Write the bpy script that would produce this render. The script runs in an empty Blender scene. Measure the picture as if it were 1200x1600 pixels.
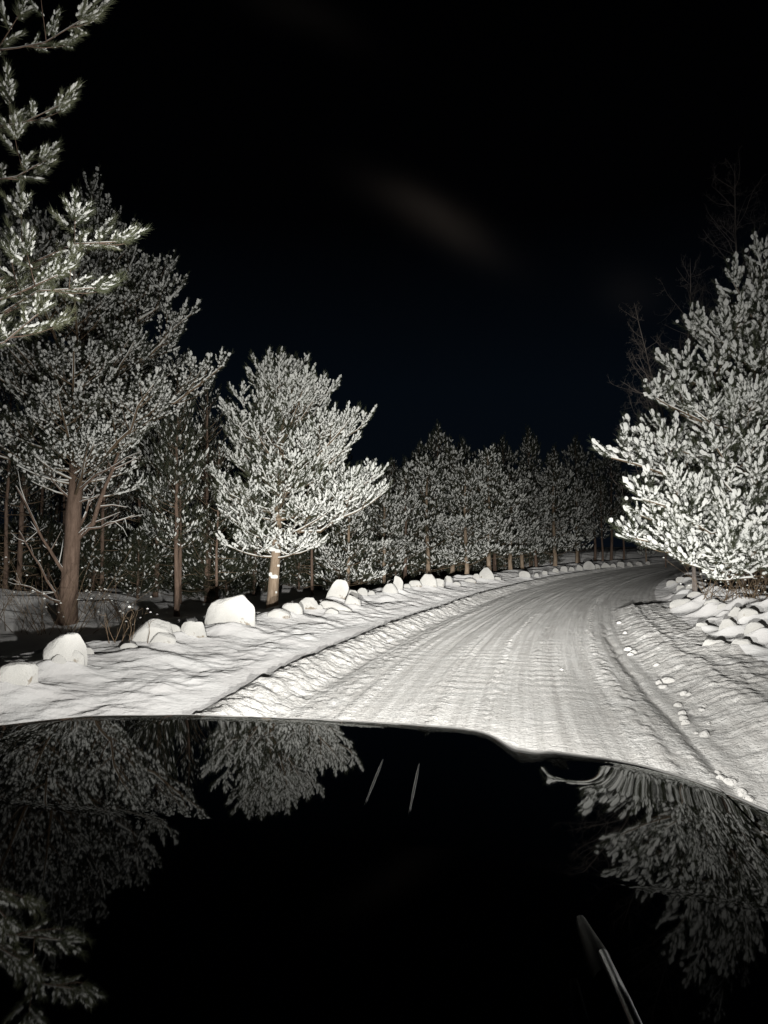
import bpy, bmesh, math, random
import numpy as np
from mathutils import Vector, Matrix, noise as mnoise

# ------------------------------------------------------------------ camera, world, exposure
sc = bpy.context.scene
COL = sc.collection
ZC = 1.65
FPX = 1155.0
PITCH = math.atan(68 / FPX)
cd = bpy.data.cameras.new("camera"); cam = bpy.data.objects.new("camera", cd); COL.objects.link(cam)
cd.sensor_fit = 'VERTICAL'; cd.sensor_height = 36; cd.sensor_width = 27; cd.lens = 36 * FPX / 1600
cd.clip_start = 0.05; cd.clip_end = 2000
cam.location = (0, 0, ZC); cam.rotation_euler = (math.pi / 2 + PITCH, 0, 0)
sc.camera = cam
sc.view_settings.view_transform = 'Standard'; sc.view_settings.look = 'None'
sc.view_settings.exposure = 0; sc.view_settings.gamma = 1
sc.cycles.max_bounces = 5; sc.cycles.diffuse_bounces = 3; sc.cycles.glossy_bounces = 3

def ray(px, py):
    a = (px - 600) / FPX; b = (800 - py) / FPX
    d = Vector((a, math.cos(PITCH) - b * math.sin(PITCH), math.sin(PITCH) + b * math.cos(PITCH)))
    return d.normalized()

def at(px, py, Y):
    d = ray(px, py)
    return np.array([d.x / d.y * Y, Y, ZC + d.z / d.y * Y])

world = bpy.data.worlds.new("World"); sc.world = world; world.use_nodes = True
wt = world.node_tree; wn = wt.nodes; wl = wt.links
bg = wn['Background']

def wmath(op, a, b=None, c=None):
    n = wn.new('ShaderNodeMath'); n.operation = op
    for i, v in enumerate((a, b, c)):
        if v is None: continue
        if isinstance(v, (int, float)): n.inputs[i].default_value = v
        else: wl.new(v, n.inputs[i])
    return n.outputs[0]
wtc = wn.new('ShaderNodeTexCoord')
wdir = wtc.outputs['Generated']
def wdot(vec):
    n = wn.new('ShaderNodeVectorMath'); n.operation = 'DOT_PRODUCT'
    wl.new(wdir, n.inputs[0]); n.inputs[1].default_value = vec
    return n.outputs['Value']
wns = wn.new('ShaderNodeTexNoise'); wns.inputs['Scale'].default_value = 5; wns.inputs['Detail'].default_value = 4
wl.new(wdir, wns.inputs['Vector'])
def cloud(px, py, px2, py2, width, strength):
    c = ray(px, py); e = ray(px2, py2)
    u = (e - c); L = u.length; u.normalize(); v = c.cross(u).normalized()
    du = wmath('DIVIDE', wmath('SUBTRACT', wdot(u), c.dot(u)), L)
    dv = wmath('DIVIDE', wmath('SUBTRACT', wdot(v), c.dot(v)), width / FPX)
    dvn = wmath('ADD', dv, wmath('MULTIPLY', wmath('SUBTRACT', wns.outputs['Fac'], .5), 1.6))
    r2 = wmath('ADD', wmath('MULTIPLY', du, du), wmath('MULTIPLY', dvn, dvn))
    g = wmath('POWER', 2.718, wmath('MULTIPLY', r2, -1.0))
    front = wmath('GREATER_THAN', wdot(c), 0.3)
    return wmath('MULTIPLY', wmath('MULTIPLY', g, front), strength)
cl = wmath('ADD', cloud(680, 350, 765, 400, 26, .0085), wmath('ADD', cloud(985, 455, 1035, 462, 32, .0022), cloud(470, 20, 560, 60, 25, .0016)))
sx = wn.new('ShaderNodeSeparateXYZ'); wl.new(wdir, sx.inputs[0])
cr = wn.new('ShaderNodeValToRGB'); wl.new(sx.outputs['Z'], cr.inputs[0])
e = cr.color_ramp.elements
e[0].position = 0.0; e[0].color = (.0018, .0030, .0052, 1)
e[1].position = .75; e[1].color = (.0001, .00012, .00018, 1)
q = e.new(.22); q.color = (.0012, .0024, .0042, 1)
q = e.new(.42); q.color = (.0003, .00035, .00055, 1)
cc = wn.new('ShaderNodeCombineXYZ')
for i, k in enumerate((1.0, .82, .68)): wl.new(wmath('MULTIPLY', cl, k), cc.inputs[i])
va = wn.new('ShaderNodeVectorMath'); va.operation = 'ADD'
wl.new(cr.outputs[0], va.inputs[0]); wl.new(cc.outputs[0], va.inputs[1])
wl.new(va.outputs[0], bg.inputs['Color']); bg.inputs['Strength'].default_value = 1.0

# headlight beams (the lamps themselves are built with the car)
BEAM = 430.0

# ------------------------------------------------------------------ helpers
def tag(o, label=None, cat=None, group=None, kind=None):
    if label: o['label'] = label
    if cat: o['category'] = cat
    if group: o['group'] = group
    if kind: o['kind'] = kind
    return o

def link(name, data, parent=None, mat=None):
    o = bpy.data.objects.new(name, data); COL.objects.link(o)
    if mat is not None and data is not None and hasattr(data, 'materials') and len(data.materials) == 0: data.materials.append(mat)
    if parent: o.parent = parent
    return o

def empty(name, loc, rz=0):
    o = bpy.data.objects.new(name, None); COL.objects.link(o); o.location = loc; o.rotation_euler = (0, 0, rz)
    o.empty_display_size = .2
    return o

ORD = "first second third fourth fifth sixth seventh eighth ninth tenth eleventh twelfth thirteenth fourteenth fifteenth sixteenth seventeenth eighteenth nineteenth twentieth twenty-first twenty-second twenty-third twenty-fourth twenty-fifth twenty-sixth twenty-seventh twenty-eighth twenty-ninth thirtieth thirty-first thirty-second thirty-third thirty-fourth thirty-fifth thirty-sixth thirty-seventh thirty-eighth thirty-ninth fortieth".split()
def np_mesh(name, verts, faces, smooth=True):
    """verts (N,3), faces: list of index arrays (M,k)"""
    me = bpy.data.meshes.new(name)
    verts = np.asarray(verts, dtype=np.float32)
    me.vertices.add(len(verts)); me.vertices.foreach_set('co', verts.ravel())
    faces = [np.asarray(f, dtype=np.int32) for f in faces if len(f)]
    nl = sum(f.size for f in faces); nf = sum(len(f) for f in faces)
    me.loops.add(nl); me.loops.foreach_set('vertex_index', np.concatenate([f.ravel() for f in faces]))
    me.polygons.add(nf)
    tot = np.concatenate([np.full(len(f), f.shape[1], dtype=np.int32) for f in faces])
    st = np.zeros(nf, dtype=np.int32); st[1:] = np.cumsum(tot)[:-1]
    me.polygons.foreach_set('loop_start', st)
    try: me.polygons.foreach_set('loop_total', tot)
    except Exception: pass
    me.polygons.foreach_set('use_smooth', np.full(nf, smooth, dtype=bool))
    me.update(calc_edges=True)
    return me

def grid_faces(nr, nc, off=0):
    i = np.arange(nr - 1)[:, None] * nc + np.arange(nc - 1)[None, :]
    i = i.ravel() + off
    return np.stack([i, i + 1, i + nc + 1, i + nc], 1)

class Acc:
    def __init__(s): s.v = []; s.f = {3: [], 4: []}; s.n = 0
    def add(s, v, f):
        v = np.asarray(v); f = np.asarray(f)
        s.v.append(v); s.f[f.shape[1]].append(f + s.n); s.n += len(v)
    def mesh(s, name, smooth=True):
        fs = [np.concatenate(s.f[k]) for k in (3, 4) if s.f[k]]
        return np_mesh(name, np.concatenate(s.v), fs, smooth)

def tube(acc, pts, rad, n=8, jit=0, rng=None):
    pts = np.asarray(pts, float); m = len(pts)
    d = np.gradient(pts, axis=0); d /= np.linalg.norm(d, axis=1)[:, None] + 1e-9
    up = np.array([0, 0, 1.0]) if abs(d[0][2]) < .8 else np.array([1.0, 0, 0])
    vs = []
    for i in range(m):
        s = np.cross(d[i], up); s /= np.linalg.norm(s) + 1e-9
        t = np.cross(s, d[i]); up = t
        a = np.arange(n) * 2 * math.pi / n
        r = rad[i] * np.ones(n)
        if jit and rng is not None: r = r * (1 + jit * rng.standard_normal(n))
        vs.append(pts[i] + (np.cos(a) * r)[:, None] * s + (np.sin(a) * r)[:, None] * t)
    vs = np.concatenate(vs + [pts[-1:]])
    f = []
    i = np.arange(m - 1)[:, None] * n; j = np.arange(n)[None, :]; k = (j + 1) % n
    f4 = np.stack([(i + j).ravel(), (i + k).ravel(), (i + n + k).ravel(), (i + n + j).ravel()], 1)
    acc.add(vs, f4)
    b = (m - 1) * n
    f3 = np.stack([b + j.ravel(), b + k.ravel(), np.full(n, m * n)], 1)
    acc.f[3].append(f3 + acc.n - len(vs))

# 2-D gradient noise
_rs = np.random.RandomState(7)
_perm = _rs.permutation(512); _perm = np.concatenate([_perm, _perm])
_ga = _rs.rand(512) * 2 * math.pi; _gx = np.cos(_ga); _gy = np.sin(_ga)
def pn(x, y):
    xi = np.floor(x).astype(np.int64); yi = np.floor(y).astype(np.int64)
    xf = x - xi; yf = y - yi
    u = xf * xf * xf * (xf * (xf * 6 - 15) + 10); v = yf * yf * yf * (yf * (yf * 6 - 15) + 10)
    def g(a, b, dx, dy):
        h = _perm[(_perm[a & 511] + b) & 511]
        return _gx[h] * dx + _gy[h] * dy
    n00 = g(xi, yi, xf, yf); n10 = g(xi + 1, yi, xf - 1, yf)
    n01 = g(xi, yi + 1, xf, yf - 1); n11 = g(xi + 1, yi + 1, xf - 1, yf - 1)
    return ((n00 * (1 - u) + n10 * u) * (1 - v) + (n01 * (1 - u) + n11 * u) * v) * 1.5
def fbm(x, y, o=4, g=.5):
    r = 0; a = 1
    for i in range(o): r = r + a * pn(x * 2 ** i + 13.7 * i, y * 2 ** i - 7.1 * i); a *= g
    return r
def ss(a, b, x):
    t = np.clip((x - a) / (b - a), 0, 1); return t * t * (3 - 2 * t)

# ------------------------------------------------------------------ materials
def newmat(name):
    m = bpy.data.materials.new(name); m.use_nodes = True
    nt = m.node_tree; b = nt.nodes['Principled BSDF']
    return m, nt, b
def nnoise(nt, scale, detail=3, rough=.5, coord='Object', mapping=None):
    tc = nt.nodes.new('ShaderNodeTexCoord'); n = nt.nodes.new('ShaderNodeTexNoise')
    n.inputs['Scale'].default_value = scale; n.inputs['Detail'].default_value = detail; n.inputs['Roughness'].default_value = rough
    src = tc.outputs[coord]
    if mapping:
        mp = nt.nodes.new('ShaderNodeMapping'); mp.inputs['Scale'].default_value = mapping; nt.links.new(src, mp.inputs[0]); src = mp.outputs[0]
    nt.links.new(src, n.inputs['Vector']); return n
def ramp(nt, src, stops):
    r = nt.nodes.new('ShaderNodeValToRGB'); nt.links.new(src, r.inputs[0])
    els = r.color_ramp.elements
    els[0].position = stops[0][0]; els[0].color = (*stops[0][1], 1)
    els[1].position = stops[-1][0]; els[1].color = (*stops[-1][1], 1)
    for p, c in stops[1:-1]:
        k = els.new(p); k.color = (*c, 1)
    return r
def bump(nt, b, src, strength, dist, prev=None):
    n = nt.nodes.new('ShaderNodeBump'); n.inputs['Strength'].default_value = strength; n.inputs['Distance'].default_value = dist
    nt.links.new(src, n.inputs['Height'])
    if prev: nt.links.new(prev.outputs[0], n.inputs['Normal'])
    nt.links.new(n.outputs[0], b.inputs['Normal']); return n

def snow_mat(name, c0, c1, grain=90, gs=.5, gd=.01, rough=.9, big=1.3):
    m, nt, b = newmat(name)
    n = nnoise(nt, big, 4); r = ramp(nt, n.outputs[0], [(.35, c0), (.65, c1)])
    nt.links.new(r.outputs[0], b.inputs['Base Color'])
    b.inputs['Roughness'].default_value = rough; b.inputs['Diffuse Roughness'].default_value = 1.0
    b.inputs['Specular IOR Level'].default_value = .2
    g = nnoise(nt, grain, 3, .6); g2 = nnoise(nt, grain * .27, 3, .6)
    p = bump(nt, b, g2.outputs[0], gs, gd * 2); bump(nt, b, g.outputs[0], gs, gd, p)
    return m
M_ground = snow_mat('fresh_snow', (.80, .785, .775), (.86, .855, .845), 60, .5, .012)
M_road = snow_mat('packed_snow', (.80, .785, .76), (.87, .86, .84), 55, .9, .02, .7, 2.2)
nt = M_road.node_tree; b_ = nt.nodes['Principled BSDF']; base_link = b_.inputs['Base Color'].links[0].from_socket
u_ = nt.nodes.new('ShaderNodeUVMap'); u_.uv_map = 'track'; mp_ = nt.nodes.new('ShaderNodeMapping'); mp_.inputs['Scale'].default_value = (7.5, .10, 1)
nn_ = nt.nodes.new('ShaderNodeTexNoise'); nn_.inputs['Scale'].default_value = 1; nn_.inputs['Detail'].default_value = 5; nn_.inputs['Roughness'].default_value = .65
nt.links.new(u_.outputs[0], mp_.inputs[0]); nt.links.new(mp_.outputs[0], nn_.inputs['Vector'])
rr_ = ramp(nt, nn_.outputs[0], [(.40, (.80, .795, .79)), (.50, (.90, .90, .895)), (.58, (1, 1, 1))])
mx_ = nt.nodes.new('ShaderNodeMix'); mx_.data_type = 'RGBA'; mx_.blend_type = 'MULTIPLY'; mx_.inputs[0].default_value = 1
nt.links.new(base_link, mx_.inputs[6]); nt.links.new(rr_.outputs[0], mx_.inputs[7]); nt.links.new(mx_.outputs[2], b_.inputs['Base Color'])
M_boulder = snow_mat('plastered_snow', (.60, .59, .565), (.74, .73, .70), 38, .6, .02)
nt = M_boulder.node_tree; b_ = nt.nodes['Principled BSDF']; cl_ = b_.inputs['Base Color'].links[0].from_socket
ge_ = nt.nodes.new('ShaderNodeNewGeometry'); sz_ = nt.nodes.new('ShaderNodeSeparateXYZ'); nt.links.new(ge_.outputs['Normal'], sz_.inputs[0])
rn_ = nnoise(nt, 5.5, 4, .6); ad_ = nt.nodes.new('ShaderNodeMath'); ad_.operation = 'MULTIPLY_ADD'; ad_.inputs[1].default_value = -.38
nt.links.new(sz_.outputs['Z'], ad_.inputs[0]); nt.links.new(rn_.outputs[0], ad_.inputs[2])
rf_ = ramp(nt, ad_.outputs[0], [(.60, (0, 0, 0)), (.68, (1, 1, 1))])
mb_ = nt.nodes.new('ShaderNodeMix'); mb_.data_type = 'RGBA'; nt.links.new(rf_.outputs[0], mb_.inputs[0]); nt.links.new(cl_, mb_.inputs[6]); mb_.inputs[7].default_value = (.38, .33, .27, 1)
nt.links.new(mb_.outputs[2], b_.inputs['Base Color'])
M_tsnow = snow_mat('branch_snow', (.80, .81, .78), (.88, .88, .85), 40, .3, .01, .9, 3)

def needle_mat(nm, ca, cb):
    m, nt, b = newmat(nm)
    n = nnoise(nt, 2.5, 3); r = ramp(nt, n.outputs[0], [(.35, ca), (.65, cb)])
    nt.links.new(r.outputs[0], b.inputs['Base Color']); b.inputs['Roughness'].default_value = .6
    return m
M_needle = needle_mat('frosted_needles', (.09, .105, .055), (.21, .22, .13))
M_ndark = needle_mat('dark_needles', (.022, .028, .014), (.06, .066, .035))
def bark_mat(name, a, bcol, vs=(14, 14, 3)):
    m, nt, b = newmat(name)
    n = nnoise(nt, 1, 5, .65, mapping=vs); r = ramp(nt, n.outputs[0], [(.3, a), (.7, bcol)])
    nt.links.new(r.outputs[0], b.inputs['Base Color']); b.inputs['Roughness'].default_value = .9
    bump(nt, b, n.outputs[0], .9, .03); return m
M_bark = bark_mat('pine_bark', (.13, .085, .06), (.30, .21, .16))
M_bark2 = bark_mat('pale_pine_bark', (.24, .17, .11), (.50, .39, .29))
M_twig = bark_mat('twig_bark', (.16, .11, .07), (.30, .22, .14), (20, 20, 20))
M_bare = bark_mat('grey_brown_bark', (.20, .17, .15), (.34, .29, .26))

# ------------------------------------------------------------------ road line and height field
CY = np.array([-16, 0, 5, 13, 20, 30, 40, 64, 90, 160, 260.])
CX = np.array([-3.4, -.55, .3, 1.85, 3.7, 7.0, 11.2, 24, 41, 92, 165.])
def spline(x, y):
    n = len(x); h = np.diff(x); A = np.eye(n); r = np.zeros(n)
    for i in range(1, n - 1):
        A[i, i - 1] = h[i - 1]; A[i, i] = 2 * (h[i - 1] + h[i]); A[i, i + 1] = h[i]
        r[i] = 6 * ((y[i + 1] - y[i]) / h[i] - (y[i] - y[i - 1]) / h[i - 1])
    mm = np.linalg.solve(A, r)
    def f(q):
        i = np.clip(np.searchsorted(x, q) - 1, 0, n - 2); t = q - x[i]; hh = h[i]
        return y[i] + t * ((y[i + 1] - y[i]) / hh - hh * (2 * mm[i] + mm[i + 1]) / 6) + t * t * mm[i] / 2 + t ** 3 * (mm[i + 1] - mm[i]) / (6 * hh)
    return f
cx = spline(CY, CX)
yy = np.linspace(-16, 260, 6000); xx = cx(yy)
sl = np.concatenate([[0], np.cumsum(np.hypot(np.diff(xx), np.diff(yy)))]); sl -= np.interp(0, yy, sl)
dx = np.gradient(xx, yy)
def frame(s):
    y = np.interp(s, sl, yy); x = np.interp(s, sl, xx); d = np.interp(s, sl, dx)
    k = 1 / np.sqrt(1 + d * d)
    return x, y, k, -d * k          # right-hand normal
def rise(s): 
    a = np.clip(s - 18, 0, None); return 0.016 * a * a / (a + 10)

GRP = []   # (s, t, radius, height) mounds under boulders
def height(s, t, fine=True):
    wob = .10 * pn(s * .35, 0 * s + 3.3) + .05 * pn(s * 1.6, 0 * s + 9)
    tl = t + wob; tr = t - .10 * pn(s * .3, 0 * s + 21) - .04 * pn(s * 1.9, 0 * s + 5)
    z = rise(s)
    road = ss(-2.0, -1.7, tl) * (1 - ss(2.1, 2.35, tr))
    # ---- road surface
    r = .010 * pn(t * 9, s * .12) + .007 * pn(t * 17 + 40, s * .25) + .006 * pn(t * 3, s * .5)
    lane = ss(.05, .5, pn(t * 5.5 + 3, s * .07) + .45 * pn(t * 13, s * .10))
    for c, w in ((-.75, .22), (.72, .22), (1.45, .16)):
        band = np.exp(-((t - c) / w) ** 2)
        r = r - .014 * band
    for c, w, a in ((-.1, .5, 1), (1.05, .35, .8), (-1.15, .25, .5)):
        band = np.exp(-((t - c) / w) ** 2)
        ph = s * 2 * math.pi / .42 + 2.2 * pn(s * .8, t * 1.3)
        r = r + a * .0048 * band * np.sin(ph) * (.35 + 1.3 * pn(s * .45, t * .8 + 8))
    if fine: r = r + (.35 + lane) * (.006 * fbm(t * 8, s * 8, 3, .65) + .0055 * pn(t * 24, s * 20)) + .009 * lane
    # ridge strings of thrown snow
    for c, w, a in ((.30, .07, .018), (-.42, .05, .010), (1.78, .10, .03), (-1.45, .2, .02)):
        r = r + a * np.exp(-((t - c - .05 * pn(s * .3, 0 * s + c * 9)) / w) ** 2) * (.7 + .8 * pn(t * 12, s * 4))
    # ---- left plough bank: slope from t=-1.75 to the crest at -2.4, sharp outer lip
    lb = ss(-1.72, -2.32, tl) * .17 * (1 - ss(-2.36, -2.60, tl) * .42)
    lrough = ss(-1.6, -1.9, tl) * (1 - ss(-2.35, -2.6, tl))
    lb = lb + lrough * (.026 * fbm(t * 4.5 + s * 1.2, s * 3.3, 4, .65) + .016 * pn(s * 7 + t * 3, t * 2))
    # ---- right plough bank
    fade = 1 - ss(22.5, 25.0, s)
    rb = ss(2.28, 2.95, tr) * .20 * (1 - ss(3.05, 4.2, tr) * .25)
    rrough = ss(2.2, 2.5, tr) * (1 - ss(3.5, 4.0, tr))
    rb = rb + rrough * (.018 * fbm(t * 4.5 - s * 1.0, s * 3.6, 4, .65) + .012 * pn(s * 8, t * 3))
    for c, a in ((2.98, .03), (3.3, .02), (3.6, .018)):
        rb = rb + a * np.exp(-((tr - c - .08 * pn(s * .6, 0 * s + c)) / .05) ** 2) * (.6 + .8 * pn(s * 3, 0 * s + c))
    rb = rb * fade + (1 - fade) * .05 * ss(2.3, 3.2, tr)
    # rut of clods on the right of the road
    r = r - .035 * np.exp(-((tr - 2.12) / .06) ** 2) * (1 - ss(16, 24, s)) + .012 * rrough
    # ---- verges
    lv = ss(-2.5, -3.2, t) * .03 + ss(-2.6, -5.2, t) * (.19 + .10 * pn(s * .25, t * .3))
    qd = fbm(s * .75 + .5 * t, t * .8 + 5, 3, .5); drift = .042 * fbm(s * .35 + 2, t * .9, 3, .5) + .028 * (.5 - np.abs(qd)) + .030 * (.4 - np.abs(pn(s * 1.5 + t * .9, t * 1.1 + 2))) + .018 * (.4 - np.abs(pn(s * 3.1 + 7, t * 2.3 - s * .8))) + .010 * pn(s * 1.3 + 1.5 * t, t * 2.0)
    if fine: drift = drift + .012 * fbm(s * 2.4, t * 3.8, 3, .6) + .006 * pn(s * 11, t * 13) + .004 * pn(s * 23, t * 27) + .010 * np.clip(pn(s * 2.6 + 3, t * 5.5) - .25, 0, 1)
    drift = drift + .030 * np.clip(pn(s * 8, t * 8) + .4 * pn(s * 17, t * 17) - .42, 0, 1) * np.exp(-((t + 2.95) / .55) ** 2)
    lv = lv + ss(-2.7, -3.3, t) * drift
    rv = ss(3.0, 3.5, t) * .05 + ss(3.2, 5.0, t) * (.20 + .06 * pn(s * .3, t * .3)) + ss(3.3, 4.0, t) * drift * .4
    lumps = (.26 + fbm(s * .7 + 4, t * 1.2, 2, .5) * .10) * ss(4.2, 5.0, t) * (1 - ss(6.6, 7.6, t))
    rv = rv + lumps
    # ---- fall behind the boulder rows
    fl = -ss(-6.0, -7.6, t) * .42 * 1 + ss(-8, -15, t) * (.85 - .45 * ss(17, 23, s)) + ss(-6.2, -9, t) * .10 * fbm(s * .4, t * .4, 3)
    fr = -ss(6.3, 8.2, t) * .65 + ss(12, 24, t) * .6 + ss(6.5, 9, t) * .10 * fbm(s * .4 + 9, t * .4, 3)
    # beyond the bend the verge climbs into a low bank
    far = ss(45, 70, s) * ss(-5, -12, t) * .6
    z = z + road * r + lb + rb + lv + rv + fl + fr + far
    for (a, b, rr, hh) in GRP:
        q = ((s - a) ** 2 + (t - b) ** 2) / (rr * rr)
        z = z + hh * np.exp(-q)
    return z

def to_st(x, y):
    d2 = (xx - x) ** 2 + (yy - y) ** 2; i = int(np.argmin(d2))
    k = 1 / math.sqrt(1 + dx[i] ** 2)
    t = (x - xx[i]) * k - (y - yy[i]) * dx[i] * k
    return sl[i], t
def ground_z(x, y, fine=False):
    s, t = to_st(x, y); return float(height(np.array([s]), np.array([t]), fine)[0])
def hit(px, py, lo=3.0, hi=140):
    d = ray(px, py); Y = lo; prev = lo
    while Y < hi:
        p = at(px, py, Y)
        if p[2] <= ground_z(p[0], p[1]): break
        prev = Y; Y *= 1.02
    a, b = prev, Y
    for _ in range(12):
        m = (a + b) / 2; p = at(px, py, m)
        if p[2] <= ground_z(p[0], p[1]): b = m
        else: a = m
    return at(px, py, b)

# ------------------------------------------------------------------ boulders (snow plastered stones along both verges)
# px, py of the base, width px, height px, label stem
LB = [
 (10,1078,70,34,"low snow-covered boulder cut off by the left edge of the photo"),
 (37,1076,30,27,"small egg-shaped snowy boulder at far left just before the car's hood"),
 (91,1048,64,48,"blocky snow-covered boulder with flat slanting top, second largest on the left verge"),
 (133,1026,22,14,"small white stone just right of the blocky boulder, half sunk in the shadowed drift"),
 (88,1052,26,16,"little round stone at the front left foot of the blocky boulder"),
 (112,1050,32,20,"little wedge-shaped stone at the front right foot of the blocky boulder"),
 (196,1022,30,12,"flat sunken stone between the blocky boulder and the long slanted one"),
 (231,1014,78,38,"long low slanted snowy boulder left of the biggest boulder"),
 (249,1016,40,20,"small mound-shaped stone at the front foot of the long slanted boulder"),
 (270,1000,20,16,"small stone peeking out between the long slanted boulder and its squarish neighbour"),
 (296,1004,46,29,"squarish snow-capped boulder touching the left foot of the biggest boulder"),
 (352,986,82,54,"biggest boulder on the left verge, great rounded snow-plastered dome"),
 (268,986,14,12,"tiny white stone behind the squarish snow-capped boulder"),
 (432,968,40,14,"low snow mound of a stone just right of the pale pine trunk"),
 (456,962,34,16,"low rounded stone in the middle of the group right of the pale pine trunk"),
 (478,957,34,20,"squarish snow-capped stone at the right of the group near the pale pine trunk"),
 (440,957,12,12,"tiny knob of a stone behind the group right of the pale pine trunk"),
 (497,958,14,9,"tiny stone at the right foot of the squarish stone near the pale pine trunk"),
 (523,943,31,34,"upright leaning egg-shaped boulder standing against the dark wood left of centre"),
 (546,937,24,16,"rounded stone directly right of the leaning egg-shaped boulder"),
 (564,933,18,14,"small squarish stone, second to the right of the leaning egg-shaped boulder"),
 (580,931,12,8,"tiny pebble-like stone, third to the right of the leaning egg-shaped boulder"),
 (550,947,28,15,"rounded stone in front of and right of the leaning egg-shaped boulder"),
 (524,956,56,13,"long flat snow-buried stone in front of the leaning egg-shaped boulder"),
 (518,962,22,10,"small stone lying before the long flat snow-buried stone"),
 (608,930,28,17,"sloping stone left of the upright twin stones at mid distance"),
 (622,926,17,24,"upright oval stone, taller of the twin stones at mid distance"),
 (611,919,16,12,"small stone behind the sloping and upright stones at mid distance"),
 (636,921,14,8,"tiny stone right of the upright oval stone"),
 (649,920,22,12,"low dome-shaped stone between the upright oval stone and the wide double boulder"),
 (669,920,28,21,"wide rounded boulder left of centre with a smaller stone leaning on its right"),
 (685,920,22,15,"stone leaning on the right side of the wide rounded boulder"),
 (701,914,15,12,"small stone first right of the wide double boulder"),
 (714,916,12,7,"tiny stone second right of the wide double boulder"),
 (735,912,18,8,"flat stone left of the steep snow-capped boulder under the far pines"),
 (744,908,12,9,"small stone touching the left of the steep snow-capped boulder under the far pines"),
 (761,909,27,21,"steep snow-capped boulder in front of the pale double trunk of the far pines"),
 (778,908,12,7,"small stone right of the steep snow-capped boulder under the far pines"),
 (821,904,20,11,"lone brownish snowy stone well right of the steep snow-capped boulder"),
 (839,902,9,6,"small stone just right of the lone brownish stone"),
 (852,899,9,7,"small roundish stone two steps right of the lone brownish stone"),
]
RB_ = [
 (1070,952,34,14,"long snow-buried mound of a stone nearest the dark gap on the right verge"),
 (1066,923,14,9,"small stone on the crest of the right bank at its left end"),
 (1083,922,20,10,"rounded stone on the crest of the right bank, second from its left end"),
 (1089,938,24,9,"flat stone in the dark hollow beneath the right pine"),
 (1052,915,16,8,"farthest small stone at the left tip of the right bank"),
 (1066,908,14,7,"small stone close under the lowest right pine branch"),
 (1117,955,24,11,"flattish stone on the crest midway along the right bank"),
 (1133,953,18,10,"small rounded stone behind the flattish crest stone of the right bank"),
 (1155,970,24,20,"left one of the paired round stones on the right bank by the pine trunks"),
 (1174,972,30,20,"right one of the paired round stones on the right bank by the pine trunks"),
 (1190,1000,34,26,"snow-draped stone at the photo's right edge below the paired round stones"),
 (1145,990,32,22,"snow-draped hump of a stone in front of the paired round stones"),
 (1101,985,22,16,"small snow-draped hump on the face of the right bank"),
 (1122,1012,36,16,"wide low snow-draped hump at the road-side foot of the right bank"),
 (1165,1015,36,18,"wide snow-draped hump at the right, nearest the car on the right bank"),
]
def st_of(p): return to_st(p[0], p[1])
stones = []
rnd = random.Random(4)
for side, lst in (('l', LB), ('r', RB_)):
    for (px, py, w, h, lab) in lst:
        p = hit(px, py)
        W = w / FPX * p[1]; H = h / FPX * p[1]
        stones.append([side, p, W, H, lab, px])
for side, p, W, H, lab, px in stones:
    s, t = st_of(p)
    GRP.append((s, t, max(.25, W * .72), (.5 if side == 'r' else .26) * min(H, .55)))
for _ in range(190):
    GRP.append((rnd.uniform(9, 27), rnd.uniform(4.1, 6.5), rnd.uniform(.11, .26), rnd.uniform(.03, .10)))
for _ in range(60):
    GRP.append((rnd.uniform(6, 40), rnd.uniform(-6.0, -4.3), rnd.uniform(.2, .45), rnd.uniform(.03, .11)))
# long low ridge of loose stones far down the bend
far_st = []
names_far = ["round", "flat", "angular", "tall", "low", "wide"]
for i, px in enumerate((868, 881, 893, 905, 921, 933, 946, 958, 970, 984, 998, 1012)):
    sz = (10, 12, 9, 11, 18, 10, 15, 9, 12, 9, 11, 8)[i]; hh = (7, 9, 6, 8, 14, 7, 9, 6, 8, 6, 6, 5)[i]
    p = hit(px, 894 - (px - 868) * .085)
    far_st.append([p, sz / FPX * p[1], hh / FPX * p[1], i])

def boulder_mesh(seed, lx, ly, lz, sub=4, box=.42):
    bm = bmesh.new(); bmesh.ops.create_icosphere(bm, subdivisions=sub, radius=1)
    off = Vector((seed * 3.1, seed * 7.7, seed * 1.3))
    r = random.Random(seed)
    cuts = []
    for _ in range(9):
        v = Vector((r.uniform(-1, 1), r.uniform(-1, 1), r.uniform(-.2, 1))).normalized(); cuts.append((v, r.uniform(.66, .95)))
    for v in bm.verts:
        c = v.co.copy(); n = c.normalized()
        c = c * (1 + .22 * mnoise.noise(n * 1.4 + off) + .09 * mnoise.noise(n * 3.1 + off))
        for nv, dd in cuts:
            k = c.dot(nv) - dd
            if k > 0: c -= nv * k * .85
        # softly boxed
        c = Vector([math.copysign(abs(q) ** (1 - box * .5), q) for q in c])
        c += n * (.022 * mnoise.noise(n * 8 + off) + .012 * mnoise.noise(n * 17 + off))
        if c.z < -.55: c.z = -.55 + (c.z + .55) * .3
        if n.z > .2: c.z += (n.z - .2) * (.06 + .10 * mnoise.noise(Vector((n.x * 2.2, n.y * 2.2, 0)) + off))
        v.co = Vector((c.x * lx, c.y * ly, (c.z + .12) * lz))
    me = bpy.data.meshes.new('boulder'); bm.to_mesh(me); bm.free()
    for p in me.polygons: p.use_smooth = True
    return me
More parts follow.
